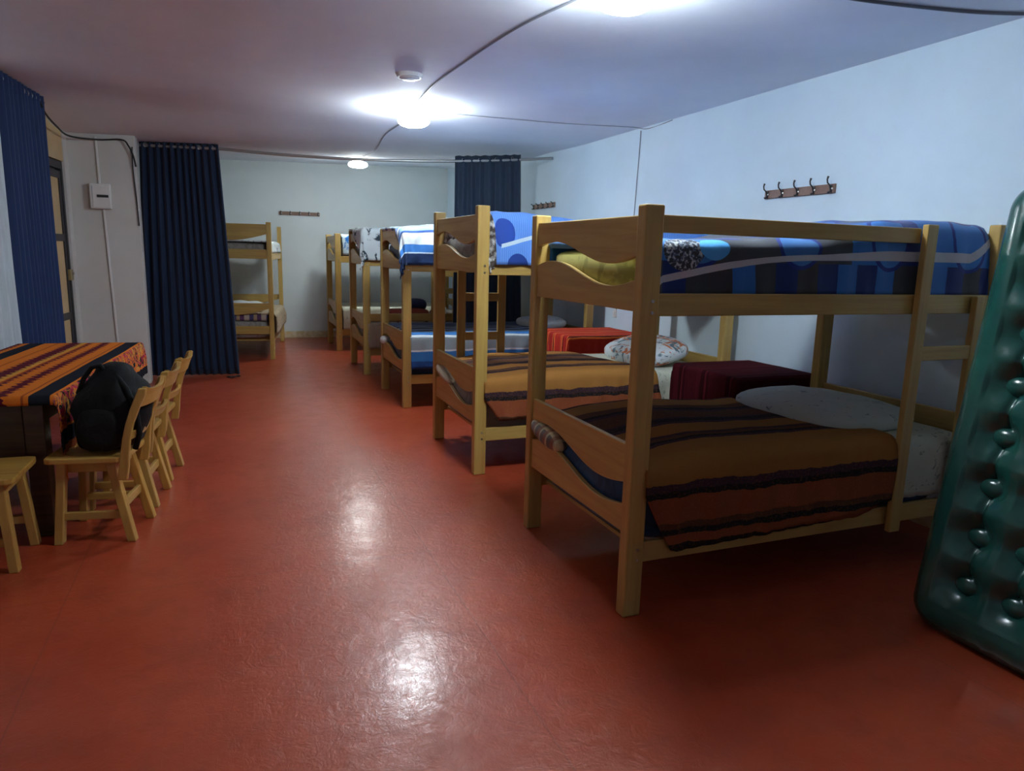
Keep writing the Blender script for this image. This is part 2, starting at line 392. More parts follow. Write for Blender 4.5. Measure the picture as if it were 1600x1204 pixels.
def sheet(name, mat, x0, x1, y0, y1, z, o, parent=None, r=.05, bump=None, wr=.006, thick=.012, res=.028, flare=.25, fold=.012, seed=0, xf=None, uv0=(0, 0)):
    """cloth lying on a box top at height z with overhangs o = (x0 side, x1 side, y0 side, y1 side)"""
    ox0, ox1, oy0, oy1 = [fn(q) for q in o]
    Lx, Ly = x1-x0, y1-y0
    mx = [max(f(t/6) for t in range(7)) for f in (ox0, ox1, oy0, oy1)]
    nx = int((Lx+mx[0]+mx[1])/res)+1; ny = int((Ly+mx[2]+mx[3])/res)+1
    vs, uvs = [], []
    def rollv(d):
        if d <= 0: return 0, 0
        a = min(d/r, pi/2); e = max(0, d-r*pi/2)
        return r*sin(a), r*(1-cos(a))+e
    for i in range(nx+1):
        s = i/nx
        for j in range(ny+1):
            t = j/ny
            a = -ox0(t)+(Lx+ox0(t)+ox1(t))*s; sx = min(1, max(0, a/Lx))
            b = -oy0(sx)+(Ly+oy0(sx)+oy1(sx))*t
            ax = max(0, -a, a-Lx); by = max(0, -b, b-Ly); dd = (ax**3+by**3)**(1/3)
            h, dz = rollv(dd); q = sqrt(ax*ax+by*by) or 1; ux, uy = ax/q, by/q
            h += flare*dz*min(ux, uy)*.8; dzx, dzy = ux, uy
            ca, cb = min(max(a, 0), Lx), min(max(b, 0), Ly)
            sgx = -1 if a < 0 else 1; sgy = -1 if b < 0 else 1
            px = x0+ca+sgx*h*ux; py = y0+cb+sgy*h*uy
            nzv = noise.noise(Vector((a*2.2, b*2.2, seed*3.1)))*1.0+noise.noise(Vector((a*7, b*7, seed+5)))*.45
            top = (bump(px, py) if bump else 0)
            kd = min(1, dz/.12)
            pz = z+top*(1-kd)+max(0, top)*0-dz+nzv*wr*(1-kd)
            if dz > .01:
                fv = (sin(b*38+seed+noise.noise(Vector((b*3, seed, 0)))*4) if dzx > dzy else sin(a*34+seed+noise.noise(Vector((a*3, seed, 1)))*4))*fold*kd+nzv*wr*1.5*kd
                px += sgx*ux*abs(fv); py += sgy*uy*abs(fv)
            vs.append((px, py, pz)); uvs.append((a+uv0[0], b+uv0[1]))
    fs = [(i*(ny+1)+j, (i+1)*(ny+1)+j, (i+1)*(ny+1)+j+1, i*(ny+1)+j+1) for i in range(nx) for j in range(ny)]
    if xf: vs = [tuple(xf @ Vector(v)) for v in vs]
    me = bpy.data.meshes.new(name); me.from_pydata(vs, [], fs); me.materials.append(mat); setuv(me, uvs)
    for p in me.polygons: p.use_smooth = True
    ob = bpy.data.objects.new(name, me); COL.objects.link(ob)
    sm = ob.modifiers.new('thick', 'SOLIDIFY'); sm.thickness = thick; sm.offset = -1
    if parent: ob.parent = parent
    return ob

def pillow(name, mat, c, size, rz=0, tilt=0, seed=0, p=.62, rx=0):
    bm = bmesh.new(); ellipsoid(bm, (0, 0, 0), size[0]/2, size[1]/2, size[2]/2, 36, 20, p)
    for v in bm.verts:
        d = noise.noise(v.co*7+Vector((seed, 0, 0)))*.02
        e = (abs(v.co.x)/(size[0]/2))**4*(abs(v.co.y)/(size[1]/2))**4
        v.co.x *= 1+.10*e; v.co.y *= 1+.10*e
        v.co.z = v.co.z*(1-.6*e)+d*(.6 if v.co.z > 0 else .1)
    uvs = [(v.co.x, v.co.y) for v in bm.verts]
    o = mk(name, bm, mat, smooth=True); setuv(o.data, uvs)
    o.location = c; o.rotation_euler = (rx, tilt, rz); return o

def curtain(name, mat, pts_top, ztop, zbot, spread=1.0, folds=12, amp=.035, seed=0, pts_bot=None, pts_rings=9, thickness=.004):
    """hanging cloth following the plan line pts_top (two points) at the top and pts_bot at the hem"""
    A, B = Vector(pts_top[0]), Vector(pts_top[1]); C, D = (Vector(pts_bot[0]), Vector(pts_bot[1])) if pts_bot else (A, B)
    zt = ztop if callable(ztop) else (lambda s: ztop)
    n, mz = folds*12, 26
    vs = []
    for j in range(mz+1):
        q = j/mz
        for i in range(n+1):
            s = i/n
            P = A.lerp(B, s).lerp(C.lerp(D, s), q); nrm = Vector((-(B-A).y, (B-A).x)).normalized()
            ph = s*folds*2*pi+.8*sin(s*9+seed)+q*.5*noise.noise(Vector((s*5, q*2, seed)))
            am = amp*(.75+.45*noise.noise(Vector((s*4, q*1.5, seed+3))))
            off = sin(ph)*am+.02*noise.noise(Vector((s*2, q*2, seed+7)))*q
            tang = (B-A).normalized()*sin(2*ph)*am*.10
            P = P+nrm*off+tang
            z = zt(s)*(1-q)+zbot*q
            if j == 0: z += .006*sin(ph*1.0)
            vs.append((P.x, P.y, z))
    fs = [(j*(n+1)+i, j*(n+1)+i+1, (j+1)*(n+1)+i+1, (j+1)*(n+1)+i) for j in range(mz) for i in range(n)]
    me = bpy.data.meshes.new(name); me.from_pydata(vs, [], fs); me.materials.append(mat)
    for p in me.polygons: p.use_smooth = True
    o = bpy.data.objects.new(name, me); COL.objects.link(o)
    sm = o.modifiers.new('thick', 'SOLIDIFY'); sm.thickness = thickness; sm.offset = 0
    # eyelets where the cloth crosses the rod line
    nrm = Vector((-(B-A).y, (B-A).x, 0)).normalized(); t = Vector(((B-A).x, (B-A).y, 0)).normalized()
    for k in range(pts_rings):
        s = (k+.5)/pts_rings; P = A.lerp(B, s); z = zt(s)-.045
        bm = bmesh.new(); c = Vector((P.x, P.y, z)); ring_pts = [c+(nrm*.6+t*.8)*cos(a)*.021+Vector((0, 0, 1))*sin(a)*.021 for a in [2*pi*i/14 for i in range(15)]]
        tube(bm, ring_pts, .003, 6, cap=False); mk('eyelet', bm, EYELET, o, smooth=True)
    return o

# ------------------------------------------------------------------ the setting
XR, XL, YF, YB, YP = 3.74, -1.46, 12.6, -1.6, 8.58
WS = .0875
def wx(y): return XL+WS*(y-8.5)
def struct(o): o['kind'] = 'structure'; return o
struct(box('floor', (XL-2, XR+.3, YB-.2, YF+.2, -.1, 0), FLOOR, bevel=0))
def sst(q): q = min(1, max(0, q)); return q*q*(3-2*q)
def czz(x, y):
    near = 2.725+.05*sst((.3-x)/1.7); far = 2.595+.029*(max(x, XL)-XL)+max(0, y-8.95)*.066
    t = sst((8.5-y)/1.3); return near*t+far*(1-t)+.006*noise.noise(Vector((x*.9, y*.9, 0)))
bm = bmesh.new(); nx, ny = 40, 90; g = []
for i in range(nx+1):
    for j in range(ny+1):
        x = -3.3+(XR+.25+3.3)*i/nx; y = YB-.2+(YF+.4-YB)*j/ny; g.append(bm.verts.new((x, y, czz(x, y))))
for i in range(nx):
    for j in range(ny): bm.faces.new([g[i*(ny+1)+j], g[(i+1)*(ny+1)+j], g[(i+1)*(ny+1)+j+1], g[i*(ny+1)+j+1]])
o = mk('ceiling', bm, CEIL, smooth=True); sm = o.modifiers.new('t', 'SOLIDIFY'); sm.thickness = .12; sm.offset = 1; struct(o)
if o.data.polygons[0].normal.z < 0: sm.offset = -1
struct(box('wall_right', (XR, XR+.2, YB-.2, YF+.2, 0, 3.2), WALL, bevel=0))
struct(box('wall_far', (-3.2, XR, YF, YF+.2, 0, 3.2), WALLF, bevel=0))
struct(box('wall_back', (XL-1.1, XR, YB-.2, YB, 0, 3.0), WALL, bevel=0))
# left wall with the door opening Y 7.42..8.44
def wseg(bm, ya, yb, z0, z1, d0=0, d1=.2): return prism(bm, [(wx(ya)-d0, ya), (wx(yb)-d0, yb), (wx(yb)-d1, yb), (wx(ya)-d1, ya)], 2, z0, z1)
bm = bmesh.new(); wseg(bm, YB, 7.52, 0, 3.0); wseg(bm, 8.46, YP+.1, 0, 3.0)
struct(mk('wall_left', bm, WALLL))
struct(mk('wall_above_door', wseg(bmesh.new(), 7.52, 8.46, 2.30, 3.0, .01), TAN))
struct(box('wall_pillar', (XL-.2, -.835, YP, YP+.2, 0, 3.0), WALLL, bevel=.008))
struct(box('wall_left_far', (-3.2, -3.0, YP+.2, YF, 0, 3.2), WALL, bevel=0))
struct(box('wall_left_return', (-3.0, XL-.2, YP, YP+.2, 0, 3.2), WALL, bevel=0))
struct(box('baseboard_far', (-3.0, XR, YF-.015, YF, 0, .115), BASEB, bevel=.003))
struct(box('baseboard_right', (XR-.015, XR, YB, YF-.015, 0, .09), BASEB, bevel=.003))
d = struct(empty('door_1', (wx(7.99)-.05, 7.99, 0), -math.atan(WS)))
bm = bmesh.new(); fr = (-.03, .03)
bx(bm, *fr, -.465, -.43, 0, 2.295); bx(bm, *fr, .43, .465, 0, 2.295); bx(bm, *fr, -.43, .43, 2.22, 2.295)
mk('door_frame', bm, DARKMETAL, d, bevel=.004)
bm = bmesh.new()
for y0 in (-.43, -.02): bx(bm, -.02, .02, y0, y0+.06 if y0 < -.4 else y0+.04, 0, 2.2)
bx(bm, -.02, .02, .37, .43, 0, 2.2)
for z0 in (0, .74, 1.52, 2.13): bx(bm, -.019, .019, -.38, .38, z0, z0+.07)
mk('door_leaf_rails', bm, DARKMETAL, d, bevel=.003)
for z0, z1 in ((.07, .74), (.81, 1.52), (1.59, 2.13)):
    for y0, y1 in ((-.38, -.02), (.02, .38)): box('door_panel', (-.006, .006, y0, y1, z0, z1), TAN, d, bevel=0)
lk = box('door_lock', (.02, .055, .375, .445, 1.13, 1.24), plain('brass', (.42, .36, .2), .4, .8), d, bevel=.006)
bm = bmesh.new(); cyl(bm, (.055, .41, 1.2), .014, .02, 12, 0); mk('lock_knob', bm, STEEL, lk, smooth=False)

# wires fixed to the ceiling and the walls
def cable(name, pts, r, mat, label, cat='cable'):
    P = [Vector(p) for p in pts]; Q = []
    for i in range(len(P)-1):
        a, b, c, d_ = P[max(i-1, 0)], P[i], P[i+1], P[min(i+2, len(P)-1)]
        for k in range(8):
            t = k/8; Q.append(.5*((2*b)+(c-a)*t+(2*a-5*b+4*c-d_)*t*t+(3*b-a-3*c+d_)*t**3))
    Q.append(P[-1]); bm = bmesh.new(); tube(bm, Q, r, 6); return tag(mk(name, bm, mat, smooth=True), label, cat)
C = lambda x, y, d=.008: (x, y, czz(x, y)-d)
cable('ceiling_wire', [C(1.68, 3.02), C(1.65, 3.15), C(1.60, 3.38), C(1.54, 3.7), C(1.505, 4.07), C(1.48, 4.7), C(1.47, 5.3), C(1.505, 5.85), C(1.54, 6.2)], .006, GREYC, 'grey ceiling wire curving between the nearest lamp and the middle lamp', 'wire')
cable('ceiling_wire', [C(1.58, 6.4), C(1.61, 7.0), C(1.60, 7.7), C(1.68, 8.6), C(1.76, 9.7), C(1.78, 10.4)], .006, GREYC, 'grey ceiling wire from the middle lamp back to the farthest lamp', 'wire')
cable('ceiling_wire', [C(1.62, 6.36), C(2.4, 6.30), C(3.0, 6.25), C(3.6, 6.10), (XR-.007, 6.0, 2.70), (XR-.007, 5.6, 2.715)], .004, GREYC, 'thin grey wire crossing the ceiling from the middle lamp to the white right wall', 'wire')
cable('wall_wire', [(XR-.006, 6.12, 2.70), (XR-.006, 6.14, 2.3), (XR-.006, 6.2, 1.6), (XR-.006, 6.42, .93)], .0045, GREYC, 'thin grey wire running down the white right wall to a small socket', 'wire')
cable('ceiling_wire', [C(2.55, 2.75, .01), C(2.85, 2.72, .01), C(3.1, 2.68, .01), C(3.4, 2.62, .01), C(3.6, 2.55, .01), C(3.72, 2.45, .02)], .008, plain('dark_grey_cable', (.12, .12, .14), .6), 'dark wire on the ceiling at the top right above the nearest bunk bed', 'wire')
cable('sagging_cable', [(-1.43, 7.45, 2.69), (-1.43, 7.62, 2.62), (-1.41, 7.95, 2.56), (-1.38, 8.35, 2.535), (-1.16, 8.54, 2.545), (-.95, 8.54, 2.56), (-.89, 8.54, 2.50), (-.855, 8.54, 2.41), (-.835, 8.53, 2.30)], .009, BLACKC, 'black cable sagging from the left curtain across to the blue doorway curtain')
cable('corner_cable', [(-.862, 8.565, 2.5), (-.868, 8.567, 2.3), (-.855, 8.567, 2.0), (-.845, 8.567, 1.7)], .006, BLACKC, 'black cable running down the edge of the white pillar beside the blue curtain')

def conduit(name, x0, z0, x1, z1, label):
    bm = bmesh.new(); bar(bm, (x0, YP-.008, z0), (x1, YP-.008, z1), .02, .014, (1, 0, 0)); return tag(mk(name, bm, WHITEPL, bevel=.003), label, 'conduit')
conduit('wire_conduit', -1.185, 2.11, -1.19, 2.575, 'white wire conduit between the switch box and the ceiling on the pillar')
conduit('wire_conduit', -1.115, .02, -1.165, 1.86, 'white wire conduit running down the pillar below the switch box')
sb = tag(empty('switch_box', (-1.175, YP, 1.985)), 'small white breaker box with a dark slot on the white pillar', 'switch box')
bm = bmesh.new(); bx(bm, -.10, .09, -.06, 0, -.125, .125); mk('box_body', bm, WHITEPL, sb, bevel=.006)
bm = bmesh.new(); bx(bm, -.075, .085, -.068, -.06, -.115, .105); mk('box_cover', bm, WHITEPL, sb, bevel=.004)
bm = bmesh.new(); bx(bm, -.035, .07, -.074, -.066, -.012, .014); mk('breaker_slot', bm, DARKMETAL, sb, bevel=.002)
bm = bmesh.new(); bx(bm, -.03, .03, -.012, 0, -.04, .04); bx(bm, -.015, .015, -.02, -.012, -.02, .02)
o = mk('wall_socket', bm, WHITEPL, bevel=.003); o.rotation_euler = (0, 0, -pi/2+pi); o.rotation_euler = (0, 0, -pi/2); o.location = (XR, 6.43, .93)
tag(o, 'small pale socket low on the white right wall at the end of the thin wire', 'socket')

def coat_rack(loc, rz, L, n, label, tall=.06, hs=1.0):
    t = tag(empty('coat_rack', loc, rz), label, 'coat rack')
    bm = bmesh.new(); bx(bm, -L/2, L/2, -.014, 0, -tall/2, tall/2); mk('rack_board', bm, plain('rack_wood', (.22, .13, .10), .6, nz=.25), t, bevel=.003)
    for k in range(n):
        x = -L/2+L*(k+.5)/n+(.0)
        bm = bmesh.new(); x = -L/2+.03+(L-.06)*k/(n-1)
        tube(bm, [(x, -.016, -.02), (x, -.02, .0), (x, -.03, .02), (x, -.05, .035), (x, -.055, .03+.025*hs), (x, -.048, .03+.045*hs)], [.006, .006, .005, .005, .005, .007], 8)
        tube(bm, [(x, -.018, -.015), (x, -.035, -.03), (x, -.042, -.022)], .005, 8)
        bx(bm, x-.008, x+.008, -.018, -.013, -.026, .026)
        h = mk('coat_hook', bm, DARKMETAL, t, smooth=False)
        bm = bmesh.new(); cyl(bm, (x+.012, -.021, 0), .006, .008, 10, 1); mk('screw', bm, STEEL, h)
    return t
coat_rack((XR, 3.99, 1.985), -pi/2, .66, 5, 'brown wooden coat rack with five dark hooks above the nearest bunk bed')
coat_rack((1.165, YF, 2.085), 0, .66, 5, 'coat rack on the far wall between the left bunk bed and the row', hs=.1)
coat_rack((XR, 8.33, 2.115), -pi/2, .66, 5, 'coat rack on the right wall beside the dark hanging curtain', hs=.1)

# lamps
for k, (p, c, s) in enumerate(LAMPS):
    lb = ['round ceiling lamp above the nearest bunk bed at the top edge', 'bright round ceiling lamp in the middle of the room', 'farthest round ceiling lamp behind the curtain rod', 'round ceiling lamp behind the camera'][k]
    t = tag(empty('ceiling_lamp', p), lb, 'lamp', 'round ceiling lamps')
    ct = czz(p[0], p[1])-p[2]
    bm = bmesh.new(); cyl(bm, (0, 0, .038), LAMP_R*.45, max(.03, ct-.03), 40, 2, r2=LAMP_R*.6); mk('lamp_base', bm, WHITEPL, t)
    bm = bmesh.new(); ellipsoid(bm, (0, 0, 0), LAMP_R, LAMP_R, .058 if k != 2 else .045, 40, 16, .85)
    mk('lamp_diffuser', bm, emis('lamp_light_%d' % k, c, s), t, smooth=True)
bm = bmesh.new(); cyl(bm, (0, 0, -.02), .085, .03, 28, 2, r2=.10); ellipsoid(bm, (0, 0, -.02), .07, .07, .015, 20, 8)
tag(mk('ceiling_disc', bm, plain('gloss_white', (.85, .87, .88), .15), smooth=False, loc=(1.245, 5.15, czz(1.245, 5.15)-.005)), 'round glossy white disc on the ceiling left of the curving wire', 'ceiling cover')  # shallow glossy white disc with a domed middle, set on the ceiling

# curtain rod and curtains
RA, RB = Vector((-.95, 9.1, 0)), Vector((XR, 8.1, 0))
def rodz(x): 
    t = max(0, min(1, x/3.72)); return 2.585+(2.665-2.585)*t-.30*t*(1-t)*(1 if t > 0 else 0)
def rodp(x): return Vector((x, 8.9-(x/3.72)*.8, rodz(x)))
cable('curtain_rod', [rodp(-.84+(XR-.01+.84)*k/16) for k in range(17)], .018, RODM, 'long grey metal curtain rod spanning the room below the ceiling', 'curtain rod')
o = curtain('doorway_curtain', NAVY, ((-.85, 9.08), (-.03, 8.90)), lambda s: 2.635, .02, folds=12, amp=.034, seed=1, pts_bot=((-.93, 9.02), (.09, 8.90)), pts_rings=6)
tag(o, 'long navy blue curtain hanging beside the white pillar and left bunk bed', 'curtain')
pa, pb = rodp(2.57), rodp(3.34)
o = curtain('partition_curtain', curtain_mat('slate_curtain', (.020, .034, .060)), ((pa.x, pa.y), (pb.x, pb.y)), lambda s: rodz(2.57+.77*s)+.06, .02, folds=7, amp=.024, seed=4, pts_bot=((2.56, 8.34), (3.42, 8.18)), pts_rings=4)
tag(o, 'dark blue curtain bunched on the rod behind the bunk row near the right wall', 'curtain')
o = curtain('window_curtain', curtain_mat('blue_curtain', (.012, .034, .11)), ((-1.53, 6.56), (-1.443, 7.54)), 2.755, .03, folds=11, amp=.036, seed=2, pts_rings=11)
tag(o, 'blue pleated curtain on the left wall behind the dining table', 'curtain')
o = curtain('sheer_curtain', SHEER, ((-1.72, 4.3), (-1.545, 6.53)), 2.74, .03, folds=13, amp=.035, seed=3, pts_rings=9)
tag(o, 'pale white curtain at the left edge beside the blue pleated one', 'curtain')
cable('window_rod', [(-1.73, 4.2, 2.71), (-1.438, 7.62, 2.71)], .011, DARKMETAL, 'dark rod carrying the curtains on the left wall', 'curtain rod')
cable('floor_wire', [(-.06, 8.80, .006), (.0, 8.72, .008), (.06, 8.74, .03), (.08, 8.80, .008), (-.05, 8.83, .006)], .006, BLACKC, 'short black loop of wire on the floor under the doorway curtain hem', 'wire')

# ------------------------------------------------------------------ bunk beds
def bunk(loc, rz, L, Wd, top, label, dz=0, style='wave', guard=None, ladder=None, group='bunk beds lined along the right wall'):
    """local x: length from the aisle end, local y: width from the near side. z of the parts follow the photograph"""
    t = tag(empty('bunk_bed', loc, rz), label, 'bunk bed', group)
    pw, pt = .085, .062
    for x0, x1 in ((0, pw), (L-pw, L)):
        for y0, y1 in ((0, pt), (Wd-pt, Wd)):
            bm = bx(bmesh.new(), x0, x1, y0, y1, 0, top); mk('post', bm, WOOD[2], t, bevel=.007)
    def wv(q): return -sin(2*pi*(q-.02))
    def outline(kind, zlo, zhi, amp=.047, n=28):
        y0, y1 = pt, Wd-pt; P = []
        if kind == 'wavebottom':
            P = [(y0, zhi), (y1, zhi)]+[(y1+(y0-y1)*k/n, zlo+amp*wv((y1+(y0-y1)*k/n)/Wd)) for k in range(n+1)]
            P = [(y1, zhi)]+[(y1+(y0-y1)*k/n, zlo+amp*wv((y1+(y0-y1)*k/n)/Wd)) for k in range(n+1)]+[(y0, zhi)]
        elif kind == 'wavetop':
            P = [(y0, zlo)]+[(y0+(y1-y0)*k/n, zhi+amp*wv((y0+(y1-y0)*k/n)/Wd)) for k in range(n+1)]+[(y1, zlo)]
        elif kind == 'arcbottom':
            P = [(y1, zhi)]+[(y1+(y0-y1)*k/n, zlo-.085*sin(pi*k/n)) for k in range(n+1)]+[(y0, zhi)]
        elif kind == 'arctop':
            P = [(y0, zlo)]+[(y0+(y1-y0)*k/n, zhi-.0*sin(pi*k/n)) for k in range(n+1)]+[(y1, zlo)]
        return P
    for xe in (.012, L-.012-.026):
        if style == 'wave':
            specs = (('wavebottom', 1.522+dz, 1.665+dz), ('wavetop', 1.29+dz, 1.430+dz), ('wavebottom', .592, .742), ('wavetop', .36, .497))
        else:
            specs = (('arcbottom', 1.685, 1.815), ('arctop', 1.36, 1.485), ('arcbottom', .695, .77), ('arctop', .35, .46))
        for k, lo, hi in specs:
            if k == 'arcbottom' and xe > 1 and hi > 1: continue
            mk('end_board', prism(bmesh.new(), outline(k, lo, hi), 0, xe, xe+.026), WOOD[1], t, bevel=.004)
    for y0 in (.012, Wd-.037):
        for z0, z1 in ((1.275+dz, 1.365+dz), (.235, .325)):
            mk('side_rail', bx(bmesh.new(), pw-.01, L-pw+.01, y0, y0+.025, z0, z1), WOOD[0], t, bevel=.004)
    for z0 in (1.29+dz, .25):
        bm = bmesh.new()
        for k in range(12):
            x = pw+.03+(L-2*pw-.14)*k/11; bx(bm, x, x+.075, .037, Wd-.037, z0, z0+.018)
        mk('bed_slats', bm, WOOD[1], t, bevel=0)
    if guard:
        side, gx0, gx1, gz0, gz1 = guard; y0 = .006 if side == 0 else Wd-.031
        mk('guard_rail', bx(bmesh.new(), gx0, gx1, y0, y0+.025, gz0, gz1), WOOD[0], t, bevel=.004)
    if ladder:
        side, xs, zs, rungs = ladder; y0 = -.034 if side == 0 else Wd+.002
        if side == 0 and False: pass
        for (xa, (za, zb)) in zip(xs, zs): mk('ladder_upright', bx(bmesh.new(), xa, xa+.068, y0+.004, y0+.036, za, zb), WOOD[2], t, bevel=.005)
        for z0 in rungs: mk('ladder_rung', bx(bmesh.new(), xs[0]+.06, xs[1]+.01, y0+.008, y0+.030, z0, z0+.068), WOOD[0], t, bevel=.004)
    for x in (pw*.62, L-pw*.5):
        for z0 in (1.335+dz, 1.29+dz, .30, .255):
            bm = bmesh.new(); cyl(bm, (x, -.003, z0), .0065, .006, 10, 1); mk('bolt', bm, STEEL, t)
    return t
A0, B0, C0, D0, E0 = 2.37, 4.41, 6.62, 8.60, 10.80
bunk((1.49, A0, 0), 0, 2.09, 1.10, 1.705, 'nearest pine bunk bed with blue comforter above and brown blanket below', 0, guard=(0, .08, 1.48, 1.60, 1.668), ladder=(0, (1.475, 1.865), ((.205, 1.685), (.235, 1.36)), (1.055,)))
bunk((1.515, B0, 0), 0, 2.10, 1.07, 1.81, 'second bunk bed from the camera with tall posts and light blue comforter', .09, guard=(1, .08, 1.0, 1.68, 1.75), ladder=(1, (.21, .56), ((.20, 1.70), (.20, 1.45)), (.50, .80, 1.12)))
bunk((1.535, C0, 0), 0, 2.05, 1.07, 1.735, 'third bunk bed, striped blue and white comforter draped over its corner post', .045)
bunk((1.51, D0, 0), 0, 2.05, 1.05, 1.755, 'fourth bunk bed with white and charcoal comforter hanging over the corner', .05, guard=(0, .085, 1.96, .66, .75), ladder=(0, (.84, 1.12), ((.25, 1.40), (.25, 1.40)), (.45, 1.0, 1.21)))
bunk((1.49, E0, 0), 0, 2.05, 1.05, 1.745, 'farthest bunk bed of the right row with one yellow lit post', .05)
FR = radians(82.5)
bunk((.56, 10.10, 0), FR, 2.10, 1.05, 1.845, 'bunk bed with curved end boards standing behind the blue doorway curtain', .07, style='arc', group='bunk bed behind the doorway curtain')

def mattress(name, b, mat, label, rz=None, seed=0):
    x0, x1, y0, y1, z0, z1 = b
    bm = bmesh.new(); ellipsoid(bm, (0, 0, 0), (x1-x0)/2, (y1-y0)/2, (z1-z0)/2, 64, 16, .28)
    for v in bm.verts: v.co.z += noise.noise(v.co*4+Vector((seed, 0, 0)))*.01*(1 if v.co.z > 0 else 0)
    uvs = [(v.co.x, v.co.y) for v in bm.verts]
    o = mk('mattress', bm, mat, smooth=True, loc=((x0+x1)/2, (y0+y1)/2, (z0+z1)/2)); setuv(o.data, uvs)
    return tag(o, label, 'mattress')
mattress('m', (1.535, 3.49, A0+.045, A0+1.055, 1.31, 1.545), OLIVE, 'olive yellow mattress on the upper bunk nearest the camera')
mattress('m', (1.535, 3.49, A0+.045, A0+1.055, .27, .60), BLUEP, 'dark blue mattress on the lower bunk nearest the camera')
mattress('m', (1.56, 3.52, B0+.045, B0+1.025, 1.40, 1.64), GREYM, 'grey mattress on the upper bunk of the second bed')
mattress('m', (1.56, 3.52, B0+.045, B0+1.025, .27, .60), GREYM, 'grey mattress under the tan striped blanket, second bed lower bunk')
mattress('m', (1.58, 3.49, C0+.045, C0+1.02, 1.355, 1.60), BLUEP, 'blue mattress on the upper bunk of the third bed')
mattress('m', (1.58, 3.49, C0+.045, C0+1.02, .27, .62), BLUEP, 'blue mattress under the plaid blanket, third bed lower bunk')
mattress('m', (1.555, 3.47, D0+.045, D0+1.0, 1.36, 1.60), GREYM, 'grey mattress on the upper bunk of the fourth bed')
mattress('m', (1.555, 3.47, D0+.045, D0+1.0, .27, .62), GREYM, 'grey mattress on the lower bunk of the fourth bed')
mattress('m', (1.535, 3.45, E0+.045, E0+1.0, 1.36, 1.60), GREYM, 'grey mattress on the upper bunk of the farthest bed')
mattress('m', (1.535, 3.45, E0+.045, E0+1.0, .27, .62), GREYM, 'grey mattress on the lower bunk of the farthest bed')

# --- bed A bedding
def gauss(x, y, cx, cy, sx, sy, a): return a*exp(-((x-cx)/sx)**2-((y-cy)/sy)**2)
def top_a(x, y):
    q = min(1, max(0, (x-2.35)/.55)); q = q*q*(3-2*q)
    return -.03+.11*q+.02*sin(x*3)*(1-q)+gauss(x, y, 3.1, 2.9, .3, .3, .02)
o = sheet('comforter', CF_A, 1.60, 3.46, 2.475, 3.36, 1.625, (.05, .16, lambda s: .31, .24), r=.07, bump=top_a, wr=.016, thick=.03, flare=.1, fold=.006, seed=1, uv0=(0, .30))
tag(o, 'blue and grey comforter with circles and white line on the nearest upper bunk', 'comforter')
hemA = lambda s: (.20+.26*min(1, s/.10)) if s < .10 else .46-.05*(s-.1)-.06*max(0, s-.85)/.15
def xend(t): return 0
def bl_right(t): return -.02-.24*max(0, min(1, (t-.28)/.72))
o = sheet('blanket', BL_A, 1.56, 2.99, 2.42, 3.37, .70, (0.0, bl_right, hemA, .22), r=.06, wr=.012, thick=.012, flare=.2, fold=.010, seed=2, bump=lambda x, y: -.035*exp(-((x-1.56)/.25)**2)+.012*sin(x*4))
tag(o, 'brown woven blanket with dark stripes on the nearest lower bunk', 'blanket')
o = sheet('bed_sheet', SHEETP, 2.3, 3.46, 2.455, 3.38, .66, (0, .04, lambda s: .34, .2), r=.06, wr=.01, thick=.008, fold=.010, seed=3)
tag(o, 'pale spotted sheet at the head of the nearest lower bunk', 'sheet')
tag(pillow('pillow', GREYW, (3.06, 2.95, .70), (.70, .88, .13), 0, -.02, 1), 'pale spotted pillow at the wall end of the nearest lower bunk', 'pillow')
tag(pillow('folded_cloth', TARTAN, (1.530, 3.25, .578), (.12, .36, .10), 0, 0, 3, .85, .16), 'tan tartan blanket corner poking through the end boards of the nearest bed', 'blanket')

# --- bed B
def top_b(x, y): return .02*sin(x*4+1)+gauss(x, y, 3.1, 4.95, .35, .35, .03)
o = sheet('comforter', CF_B, 1.655, 3.46, B0+.06, B0+1.0, 1.755, (.30, .1, .355, .25), r=.06, bump=top_b, wr=.016, thick=.03, flare=.08, fold=.008, seed=4, uv0=(.0, .355))
tag(o, 'light blue comforter with dark blue circles on the second upper bunk', 'comforter')
hemB = lambda s: (.20+.16*min(1, s/.08)) if s < .08 else .36-.03*s
o = sheet('blanket', BL_B, 1.58, 3.0, B0+.05, B0+1.0, .70, (0.0, lambda t: -.0-.35*t, hemB, .2), r=.06, wr=.012, thick=.012, flare=.2, fold=.010, seed=5, bump=lambda x, y: -.03*exp(-((x-1.58)/.25)**2))
tag(o, 'tan and brown striped blanket on the lower bunk of the second bed', 'blanket')
o = sheet('bed_sheet', SHEETP, 2.5, 3.48, B0+.075, B0+1.0, .665, (0, .05, .34, .2), r=.06, wr=.01, thick=.008, fold=.012, seed=6)
tag(o, 'cream spotted sheet hanging at the head of the second lower bunk', 'sheet')
tag(pillow('pillow', FLORAL, (3.18, B0+.55, .755), (.50, .78, .17), 0, -.22, 4), 'floral pillow with blue and orange flowers on the second lower bunk', 'pillow')
tag(pillow('folded_cloth', BEIGE, (1.550, B0+.82, .575), (.10, .38, .07), 0, 0, 5, .85, .22), 'beige blanket roll poking through the end boards of the second bed', 'blanket')

